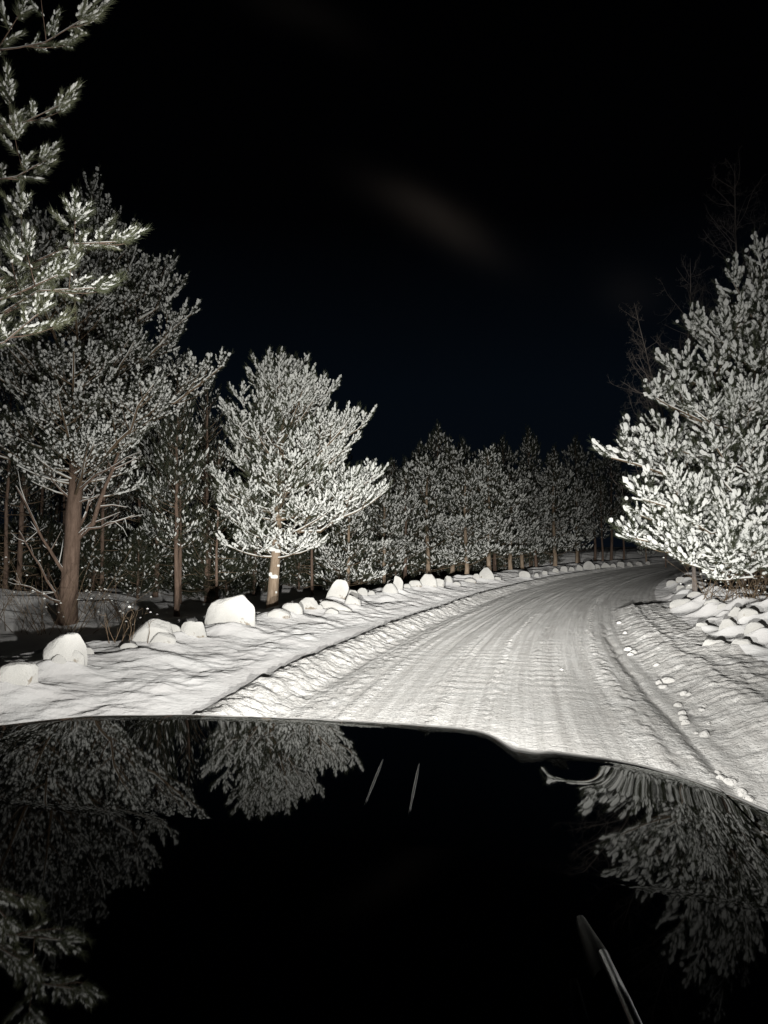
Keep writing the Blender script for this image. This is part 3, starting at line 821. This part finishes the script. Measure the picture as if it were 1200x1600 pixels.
# front row: trunk px, base py, distance, top py
front = [(600, 915, 32, 745, 0), (640, 905, 38, 735, 1), (672, 900, 37, 715, 2), (705, 898, 43, 700, 0), (735, 897, 38, 735, 2), (757, 895, 41, 700, 0), (782, 893, 47, 725, 1),
         (800, 895, 45, 745, 2), (824, 893, 50, 735, 0), (846, 890, 52, 745, 1), (874, 889, 56, 740, 2), (905, 888, 62, 760, 0), (540, 925, 29, 770, 2)]
ordn = ["first", "second", "third", "fourth", "fifth", "sixth", "seventh", "eighth", "ninth", "tenth", "eleventh", "twelfth", "thirteenth"]
front = [(px + R2.uniform(-9, 9), py, Y + R2.uniform(-1.5, 4), top + R2.uniform(-8, 14), k) for px, py, Y, top, k in front]
front.sort()
for i, (px, py, Y, top, k) in enumerate(front):
    p = at(px, py, Y); gz = ground_z(p[0], p[1]); H = at(px, top, Y)[2] - gz
    o = place_pine(k, p[0], p[1], H, R2.uniform(0, 6.28), 1.15)
    tag(o, f"snow-dusted pine in the front row along the far boulders, {ordn[i]} from the left", 'tree', 'front row of pines along the bend')
back = [(560, 33, 755, 1), (615, 44, 722, 3), (652, 50, 700, 3), (681, 50, 668, 3), (722, 55, 690, 3), (762, 58, 706, 3), (790, 60, 688, 3), (830, 62, 674, 3), (866, 66, 702, 3), (904, 72, 688, 3),
        (930, 76, 712, 3), (955, 76, 700, 3), (975, 80, 745, 3), (942, 70, 748, 3)]
back.sort(); ordn += ["fourteenth"]
for i, (px, Y, top, k) in enumerate(back):
    p = at(px, 880, Y); gz = ground_z(p[0], p[1]); H = at(px, top, Y)[2] - gz
    o = place_pine(k, p[0], p[1], H, R2.uniform(0, 6.28), 1.0)
    tag(o, f"tall dim pine topping the dark wood line behind the front row, {ordn[i]} from the left", 'tree', 'tall pines behind the front row')
# wood on the left, behind the two big pines: thin dim trunks
wood = []
for i in range(66):
    for _ in range(30):
        Y = R2.uniform(19, 46); px = R2.uniform(-30, 640)
        p = at(px, 900, Y); s, t = to_st(p[0], p[1])
        if t > -8.5: continue
        if px < 200 and Y < 21: continue
        if abs(px - 425) < 40 and Y < 27: continue
        if all((p[0] - q[0]) ** 2 + (p[1] - q[1]) ** 2 > 2.2 for q in wood): wood.append((p[0], p[1], px, Y)); break
wood.sort(key=lambda w: w[2]); cnt = {}
for i, (x, y, px, Y) in enumerate(wood):
    k = 4 if R2.random() < .85 else R2.choice((1, 3))
    H = R2.uniform(6.0, 8.5)
    if px > 330: H = min(H, at(px, 690 if px < 560 else 720, Y)[2] - ground_z(x, y))
    o = place_pine(k, x, y, H, R2.uniform(0, 6.28), .85)
    reg = "behind the brown-trunked pine" if px < 215 else ("between the two big left pines" if px < 400 else "right of the pale-trunked pine")
    cnt[reg] = cnt.get(reg, 0) + 1
    tag(o, f"thin wood pine {reg}, {ORD[cnt[reg] - 1]} from the left", 'tree', f"thin pines in the dark wood {reg}")
# young dark pines filling the floor of the wood
p = Pine(81, 2, shoot=.26, step=.15, sec_step=.24, twigs=False, snowy=.18, nmat=M_ndark)
p.crown((0, 0, 0), 3.0, .15, lerp_prof([(0, .9), (.3, 1), (.7, .6), (1, .15)], 1.25), whorl=.28, per=5, trunk_r=.04, bare=.15)
protos.append((p.build('young_pine', (0, 0, 0)), 3.0)); used.append(False)
yp = []
for i in range(105):
    for _ in range(60):
        Y = R2.uniform(24, 66); px = R2.uniform(-20, 960); q = at(px, 900, Y); s_, t_ = to_st(q[0], q[1])
        if t_ < (-10.5 if Y < 30 else -8.5) and (t_ > -19) and all((q[0] - w[0]) ** 2 + (q[1] - w[1]) ** 2 > 1.7 for w in yp): yp.append((q[0], q[1], px)); break
yp.sort(key=lambda w: w[2]); cnt = {}
for i, (x, y, px) in enumerate(yp):
    o = place_pine(5, x, y, R2.uniform(1.8, 3.0), R2.uniform(0, 6.28), 1.15)
    reg = "left of the pale-trunked pine" if px < 425 else ("right of the pale-trunked pine" if px < 640 else "behind the front row at the bend")
    cnt[reg] = cnt.get(reg, 0) + 1
    tag(o, f"dark young pine {reg}, {ORD[cnt[reg] - 1]} from the left", 'young pine', 'young pines on the wood floor')
# dark wood beyond the road on the right
rw = [(1010, 70, 800, 0), (1040, 62, 800, 3), (1075, 50, 740, 1), (1110, 42, 730, 0), (1150, 36, 720, 3), (1190, 34, 700, 0), (1065, 75, 760, 2), (1130, 27, 790, 4), (1165, 24, 780, 4), (1195, 21.5, 760, 4), (1105, 33, 800, 4)]
for i, (px, Y, top, k) in enumerate(sorted(rw)):
    p = at(px, 880, Y); gz = ground_z(p[0], p[1]); H = max(4, at(px, top, Y)[2] - gz)
    o = place_pine(k, p[0], p[1], H, R2.uniform(0, 6.28), .9)
    tag(o, f"dark pine half hidden in the unlit wood behind the right pine, {ORD[i]} from the left", 'tree', 'dark pines behind the right pine')

# --- bare deciduous trees behind the right pine
def bare_tree(base, H, seed, lean, lab):
    r = np.random.RandomState(seed); acc = Acc(); tacc = Acc()
    n = 14; z = np.linspace(0, 1, n); base = np.array(base)
    tp = np.stack([lean[0] * z ** 1.5 + np.cumsum(r.standard_normal(n) * .025), lean[1] * z + np.cumsum(r.standard_normal(n) * .02), z * H], 1)
    tube(tacc, tp, .045 * (1 - z) ** .9 + .006, 8)
    def grow(o, d, L, rad, lev):
        m = 6; pts = [o]; dd = nrm(d)
        for i in range(m):
            dd = nrm(dd + r.standard_normal(3) * .13 + np.array([0, 0, .10])); pts.append(pts[-1] + dd * L / m)
        pts = np.array(pts); tube(acc, pts, np.linspace(rad, rad * .35, m + 1), 5 if lev == 0 else 3)
        if lev < 3:
            for k in range(5 if lev < 2 else 4):
                i = r.randint(1, m + 1); q = nrm(pts[i] - pts[i - 1] + r.standard_normal(3) * .5)
                grow(pts[i], q, L * r.uniform(.3, .5), rad * .5, lev + 1)
    for k in range(38):
        f = r.uniform(.18, .97); a = r.uniform(0, 6.28); el = r.uniform(.3, .9)
        o = np.array([np.interp(f, z, tp[:, i]) for i in range(3)])
        grow(o, np.array([math.cos(a) * math.cos(el), math.sin(a) * math.cos(el), math.sin(el)]), H * .30 * (1.15 - f), .022 * (1.2 - f), 0)
    rt = empty('bare_tree', base); link('trunk', tacc.mesh('trunk'), rt, M_bare); link('branches', acc.mesh('branches'), rt, M_bare)
    tag(rt, lab, 'tree', 'leafless trees behind the right pine')
for (px, Y, top, lx, sd, lab) in ((1160, 22, 250, .2, 1, "tallest leafless thin tree rising faintly above the right pine"), (1085, 21, 400, .2, 2, "leafless thin tree just left of the tallest leafless one, behind the right pine"),
                                  (1085, 20, 470, -1.5, 3, "leafless spreading tree farthest left behind the right pine, its twigs against the sky"), (1195, 24, 330, .1, 4, "leafless tree at the photo's right edge behind the right pine")):
    p = at(px, 930, Y); gz = ground_z(p[0], p[1]); bare_tree((p[0], p[1], gz - .1), at(px, top, Y)[2] - gz, sd, (lx, 0), lab)

# --- thin brush: suckers under the right pine, dry stalks by the left pine
def brush(name, base, n, spread, H, seed, lab, cat, snow=.4, lean=.5):
    r = np.random.RandomState(seed); acc = Acc(); sn = Acc(); rt = empty(name, base)
    for k in range(n):
        o = np.array([r.uniform(-spread, spread), r.uniform(-spread * .5, spread * .5), -.05]); d = nrm(np.array([r.normal() * lean, r.normal() * lean, 1.0])); L = H * r.uniform(.5, 1)
        pts = np.array([o + d * L * q + r.standard_normal(3) * .02 * q for q in np.linspace(0, 1, 5)])
        tube(acc, pts, np.linspace(.008, .002, 5), 4)
        for j in range(4):
            i = r.randint(1, 5); e = pts[i] + nrm(d + r.standard_normal(3) * .7) * L * .25
            tube(acc, [pts[i], (pts[i] + e) / 2, e], [.003, .003, .0015], 3)
            if r.rand() < snow: tube(sn, [e - [.02, 0, 0], e + [0, 0, .008], e + [.02, 0, 0]], [.006, .013, .006], 5)
    link('stems', acc.mesh('stems'), rt, M_twig)
    if sn.n: link('snow_flecks', sn.mesh('snow_flecks'), rt, M_tsnow)
    tag(rt, lab, cat)
def gp(px, py):
    p = hit(px, py); return (p[0], p[1], ground_z(p[0], p[1]))
p = at(1150, 950, 16.8); brush('shrub', (p[0], p[1], ground_z(p[0], p[1])), 30, .9, 1.5, 5, "tangle of thin bare twigs under the right pine beside the paired round stones", 'shrub')
p = at(1195, 960, 15.8); brush('shrub', (p[0], p[1], ground_z(p[0], p[1])), 26, .6, 1.3, 6, "clump of upright brown suckers at the right edge beneath the right pine", 'shrub')
brush('dry_weed', gp(205, 1003), 7, .35, .55, 7, "dry weed stalks poking from the shadowed snow behind the long slanted boulder", 'plant', .1, .25)
brush('dry_weed', gp(212, 985), 8, .3, .6, 8, "dry weed tuft between the brown-trunked pine and the biggest boulder", 'plant', .1, .3)
p = at(60, 940, 15.5); brush('shrub', (p[0], p[1], ground_z(p[0], p[1])), 30, 1.1, 2.0, 9, "snow-flecked bare bush at the left edge before the brown-trunked pine", 'shrub', .25)
p = at(150, 920, 18.5); brush('shrub', (p[0], p[1], ground_z(p[0], p[1])), 22, .8, 1.3, 10, "small snow-flecked bare bush just right of the brown-trunked pine", 'shrub', .3)

# ------------------------------------------------------------------ the car (camera rides at its right-hand seat)
TH = math.radians(10.0); UC = -.36
car = empty('black_car', (0, 0, 0)); 
def cw(u, v, z):   # car frame (u right of the camera, v ahead) -> world
    return (u * math.cos(TH) + v * math.sin(TH), -u * math.sin(TH) + v * math.cos(TH), z)
TABZ = [1.2272,1.2321,1.2351,1.2384,1.2385,1.2365,1.2348,1.2333,1.2322,1.2313,1.2307,1.229,1.2269,1.2251,1.2235,1.2222,1.2211,1.2202,1.2195,1.219,1.2183,1.2173,1.2166,1.2159,1.2153,1.2147,1.2142,1.2135,1.2119,1.2105,1.2093,1.2062,1.1994,1.1899,1.1911,1.1877,1.1728,1.163,1.1606,1.1598,1.1595,1.1568,1.1539,1.149,1.1439,1.1371,1.1284,1.1177,1.104,1.0902,1.0729]
TABU = np.arange(51) * .04 - 1.36
kern = np.exp(-np.linspace(-1.6, 1.6, 9) ** 2); kern /= kern.sum()
def topz(u):
    return np.interp(u, TABU, TABZ)
def topz_s(u):
    u = np.asarray(u, float); r = 0
    for k, o in zip(kern, np.linspace(-.04, .04, 9)): r = r + k * topz(u + o)
    return r
def hprof(u, v):
    a = np.abs(u - UC); g_ = np.exp(-((u - .02) / .055) ** 2); v0 = 2.02 - .30 * a ** 2.6 - .24 * g_; s_ = np.maximum(0, v - v0)
    return -.013 - .028 * np.maximum(0, v - 1.2) ** 1.1 - (.60 - .34 * g_) * s_ ** 2
_fu = np.linspace(-1.7, 1.0, 136)
def _smooth(sg):
    w = np.exp(-((_fu[:, None] - _fu[None]) / sg) ** 2); w /= w.sum(1)[:, None]; return w @ topz_s(_fu)
_fm = _smooth(.12); _fw = _smooth(.42)
def hz_(u, v):
    k = ss(1.72, 2.08, v); kw = ss(.2, 2.2, v)
    return topz_s(u) * k + (np.interp(u, _fu, _fm) * kw + np.interp(u, _fu, _fw) * (1 - kw)) * (1 - k) + hprof(u, v)
def vend(u): return 2.42 - .16 * np.abs(u - UC) ** 2.4
def paint():
    m, nt, b = newmat('black_car_paint')
    b.inputs['Base Color'].default_value = (.008, .014, .032, 1); b.inputs['Roughness'].default_value = .02
    b.inputs['IOR'].default_value = 1.34; b.inputs['Specular IOR Level'].default_value = .5
    n = nnoise(nt, 2.2, 2, .4); bump(nt, b, n.outputs[0], .04, .004)
    return m
M_paint = paint()
def simple(name, col, rough=.5, metal=0):
    m, nt, b = newmat(name); b.inputs['Base Color'].default_value = (*col, 1); b.inputs['Roughness'].default_value = rough; b.inputs['Metallic'].default_value = metal
    n = nnoise(nt, 60, 2); bump(nt, b, n.outputs[0], .05, .002); return m
M_rub = simple('black_plastic', (.015, .015, .016), .55); M_tyre = simple('tyre_rubber', (.02, .02, .02), .85); M_rim = simple('alloy', (.5, .5, .52), .3, 1); M_chrome = simple('chrome', (.7, .7, .72), .12, 1)
def sheet(name, us, vs_fn, nv, mat, lower=0, side=None):
    us = np.asarray(us); out = []
    for q in np.linspace(0, 1, nv):
        v = .42 + (vs_fn(us) - .42) * q
        out.append(np.stack([us, v, hz_(us, v)], 1))
    o = np.concatenate(out); W = np.array(cw(o[:, 0], o[:, 1], o[:, 2])).T
    me = np_mesh(name, W, [grid_faces(nv, len(us))]); ob = link(name, me, car, mat)
    return ob
uL, uR = UC - .84, UC + .84
gap = .003
sheet('hood', np.linspace(uL + gap, uR - gap, 221), vend, 160, M_paint)
for sgn in (-1, 1):
    a, b = (UC - 1.0, uL - gap) if sgn < 0 else (uR + gap, UC + 1.0)
    us = np.linspace(a, b, 24)
    nvv = 120; rows = []
    for q in np.linspace(0, 1, nvv):
        v = .42 + (vend(us) - .42) * q; z = hz_(us, v)
        edge = us[0] if sgn < 0 else us[-1]; ve = v[0] if sgn < 0 else v[-1]; ze = z[0] if sgn < 0 else z[-1]
        col = [(u_, v_, z_) for u_, v_, z_ in zip(us, v, z)]
        arc = []
        for k in range(1, 11):
            g = k / 10; arc.append((edge + sgn * (.05 * math.sin(g * math.pi / 2)), ve, ze - .06 * (1 - math.cos(g * math.pi / 2)) - .0 ))
        lowz = .62 + (.0 if not (1.25 < ve < 2.15) else .22)
        arc.append((edge + sgn * .06, ve, (ze + lowz) / 2)); arc.append((edge + sgn * .045, ve, min(lowz, ze - .1)))
        rows.append(col + arc if sgn > 0 else [(x) for x in reversed(arc)] + col)
    R = np.array(rows).reshape(-1, 3); W = np.array(cw(R[:, 0], R[:, 1], R[:, 2])).T
    link('fender', np_mesh('fender', W, [grid_faces(nvv, len(rows[0]))]), car, M_paint)
# dark gap liner under the shut lines
def box_mesh(acc, u0, u1, v0, v1, z0, z1):
    c = [cw(u, v, z) for u in (u0, u1) for v in (v0, v1) for z in (z0, z1)]
    acc.add(c, [[0, 1, 3, 2], [4, 6, 7, 5], [0, 4, 5, 1], [2, 3, 7, 6], [0, 2, 6, 4], [1, 5, 7, 3]])
def box_part(name, boxes, mat, parent=car, bev=.01):
    acc = Acc()
    for b in boxes: box_mesh(acc, *b)
    ob = link(name, acc.mesh(name, False), parent, mat)
    if bev:
        m = ob.modifiers.new('bevel', 'BEVEL'); m.width = bev; m.segments = 2
    return ob
box_part('engine_bay_liner', [(UC - .98, UC + .98, .45, 2.2, .5, .90)], M_rub)
# front fascia: rounded sheet from the hood edge down to the bumper
us = np.linspace(UC - 1.03, UC + 1.03, 80); rows = []
for q in np.linspace(0, 1, 24):
    v = vend(us) + .02 + .10 * np.sin(q * math.pi * .7); zt = hz_(us, vend(us)) - .012
    rows.append(np.stack([us, v, zt + (.28 - zt) * q], 1))
R = np.concatenate(rows); W = np.array(cw(R[:, 0], R[:, 1], R[:, 2])).T
link('bumper', np_mesh('bumper', W, [grid_faces(24, 80)]), car, M_paint)
gr = [(UC - .42, UC + .42, 2.66, 2.72, .58 + .055 * k, .60 + .055 * k) for k in range(6)]
box_part('grille', gr, M_chrome, bev=.004)
box_part('number_plate', [(UC - .26, UC + .26, 2.72, 2.735, .42, .53)], simple('plate_white', (.7, .7, .7), .5), bev=.003)
# body behind the hood: tub, pillars, roof, windshield header
box_part('body', [(UC - .99, UC + .99, -3.0, .40, .45, 1.12), (UC - .93, UC + .93, -3.05, -2.9, 1.12, 1.75)], M_paint, bev=.05)
box_part('roof', [(UC - .80, UC + .80, -2.9, -.35, 1.90, 1.95)], M_paint, bev=.02)
acc = Acc()
for sgn in (-1, 1):
    tube(acc, [cw(UC + sgn * .90, .42, 1.13), cw(UC + sgn * .84, 0.0, 1.55), cw(UC + sgn * .78, -.38, 1.91)], [.04, .035, .035], 8)
    for vv in (-1.5, -2.85): tube(acc, [cw(UC + sgn * .94, vv, 1.1), cw(UC + sgn * .87, vv, 1.5), cw(UC + sgn * .78, vv, 1.91)], [.05, .045, .045], 8)
link('pillars', acc.mesh('pillars'), car, M_paint)
for sgn in (-1, 1):
    for vv in (1.7, -1.6):
        acc = Acc(); c = UC + sgn * .88
        ring = [cw(c - .11, vv, .37), cw(c - .10, vv, .37), cw(c + .10, vv, .37), cw(c + .11, vv, .37)]
        tube(acc, ring, [.28, .37, .37, .28], 36); wh = link('wheel', acc.mesh('wheel'), car, M_tyre)
        acc = Acc(); e = c + sgn * .115
        tube(acc, [cw(e - sgn * .02, vv, .37), cw(e, vv, .37)], [.24, .22], 30); link('rim', acc.mesh('rim', False), wh, M_rim)
# headlights with their lamps
def beam_nodes(ld, sgn):
    ld.use_nodes = True; nt = ld.node_tree; N = nt.nodes; Lk = nt.links
    em = N['Emission']
    def mt(op, a, b=None, c=None):
        n = N.new('ShaderNodeMath'); n.operation = op
        for i, v in enumerate((a, b, c)):
            if v is None: continue
            if isinstance(v, (int, float)): n.inputs[i].default_value = v
            else: Lk.new(v, n.inputs[i])
        return n.outputs[0]
    tc = N.new('ShaderNodeTexCoord'); sp = N.new('ShaderNodeSeparateXYZ'); Lk.new(tc.outputs['Normal'], sp.inputs[0])
    az_ = mt('MAXIMUM', mt('ABSOLUTE', sp.outputs['Z']), .05)
    lx = mt('DIVIDE', sp.outputs['X'], az_); ly = mt('DIVIDE', sp.outputs['Y'], az_)
    # horizontal spread
    gx_ = mt('DIVIDE', mt('SUBTRACT', lx, AZ_OFF), AZ_W)
    ax = mt('POWER', 2.718, mt('MULTIPLY', mt('MULTIPLY', gx_, gx_), -1))
    ax = mt('ADD', mt('MULTIPLY', ax, .70), .30)
    # above the horizon: falls away with height; below: short of the car much weaker
    up_ = mt('MAXIMUM', ly, 0); gu = mt('DIVIDE', up_, EL_UP)
    fu = mt('ADD', mt('MULTIPLY', mt('POWER', 2.718, mt('MULTIPLY', mt('MULTIPLY', gu, gu), -1)), .82), .18)
    dn = mt('MULTIPLY', mt('MINIMUM', ly, 0), -1); gd = mt('DIVIDE', dn, EL_DN)
    fd = mt('DIVIDE', 1, mt('ADD', 1, mt('POWER', gd, DN_P)))
    # blend to inverse-linear reach: phone-like compressed exposure of the far wood
    fo = N.new('ShaderNodeLightFalloff'); fo.inputs['Strength'].default_value = 1.0; fo.inputs['Smooth'].default_value = 0
    st = mt('ADD', mt('MULTIPLY', fo.outputs['Quadratic'], QUAD), mt('MULTIPLY', fo.outputs['Linear'], LIN))
    # hot spot of the main beam along the road
    h1 = mt('DIVIDE', mt('ADD', ly, .045), .062); h2 = mt('DIVIDE', mt('SUBTRACT', lx, .08), .24)
    hs = mt('MULTIPLY', mt('POWER', 2.718, mt('MULTIPLY', mt('ADD', mt('MULTIPLY', h1, h1), mt('MULTIPLY', h2, h2)), -1)), 3.2)
    st = mt('MULTIPLY', st, mt('ADD', hs, 1))
    Lk.new(mt('MULTIPLY', mt('MULTIPLY', ax, mt('MULTIPLY', fu, fd)), st), em.inputs['Strength'])
    em.inputs['Color'].default_value = (1, .982, .94, 1)
AZ_OFF, AZ_W = -.20, .37
EL_UP, EL_DN, DN_P = .32, .045, 1.0
QUAD, LIN = 1.0, .012
for sgn in (-1, 1):
    u0 = UC + sgn * .72; acc = Acc()
    vf = float(vend(u0)) + .09
    tube(acc, [cw(u0, vf - .06, .86), cw(u0, vf, .86), cw(u0, vf + .012, .86)], [.10, .105, .09], 28)
    hl = link('headlight', acc.mesh('headlight'), car, M_chrome)
    ld = bpy.data.lights.new('headlamp_beam', 'SPOT'); ld.energy = BEAM * 17.5; ld.spot_size = math.radians(150); ld.spot_blend = .3; ld.shadow_soft_size = .035
    lo = bpy.data.objects.new('headlamp_beam', ld); COL.objects.link(lo); lo.parent = hl
    lo.location = cw(u0, vf + .06, .88)
    lo.rotation_euler = (math.pi / 2, 0, -TH)
    beam_nodes(ld, sgn)
# added metal rod, shaped to imitate a reflection streak in the windshield
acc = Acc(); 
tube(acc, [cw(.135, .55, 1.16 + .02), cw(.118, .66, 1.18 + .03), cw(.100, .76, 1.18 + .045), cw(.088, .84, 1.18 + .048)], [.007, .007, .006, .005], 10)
M_satin = simple('streak_satin', (.55, .55, .58), .28, 1)
refl = link('glass_reflection_streak', acc.mesh('glass_reflection_streak'), car, M_satin)
acc = Acc(); tube(acc, [cw(.089, .82, 1.212), cw(.085, .85, 1.214), cw(.078, .93, 1.205), cw(.076, .97, 1.20)], [.012, .014, .009, .006], 10)  # added blob for the soft upper end of that reflected streak
link('glass_reflection_tip', acc.mesh('glass_reflection_tip'), refl, M_rub)
for (u0_, v0_), (u1_, v1_) in (((-.30, 1.69), (-.274, 1.34)), ((-.216, 1.68), (-.189, 1.32))):  # two added strips on the hood, standing in for faint windshield reflections
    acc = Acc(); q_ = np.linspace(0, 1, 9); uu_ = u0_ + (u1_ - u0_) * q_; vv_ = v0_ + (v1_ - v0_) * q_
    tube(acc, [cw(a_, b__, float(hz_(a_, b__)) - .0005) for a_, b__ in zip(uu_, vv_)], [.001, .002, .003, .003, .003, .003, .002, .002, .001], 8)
    link('hood_reflection_streak', acc.mesh('hood_reflection_streak'), car, M_satin)
tag(car, "glossy black car seen over its hood, which mirrors the snowy pines", 'car')
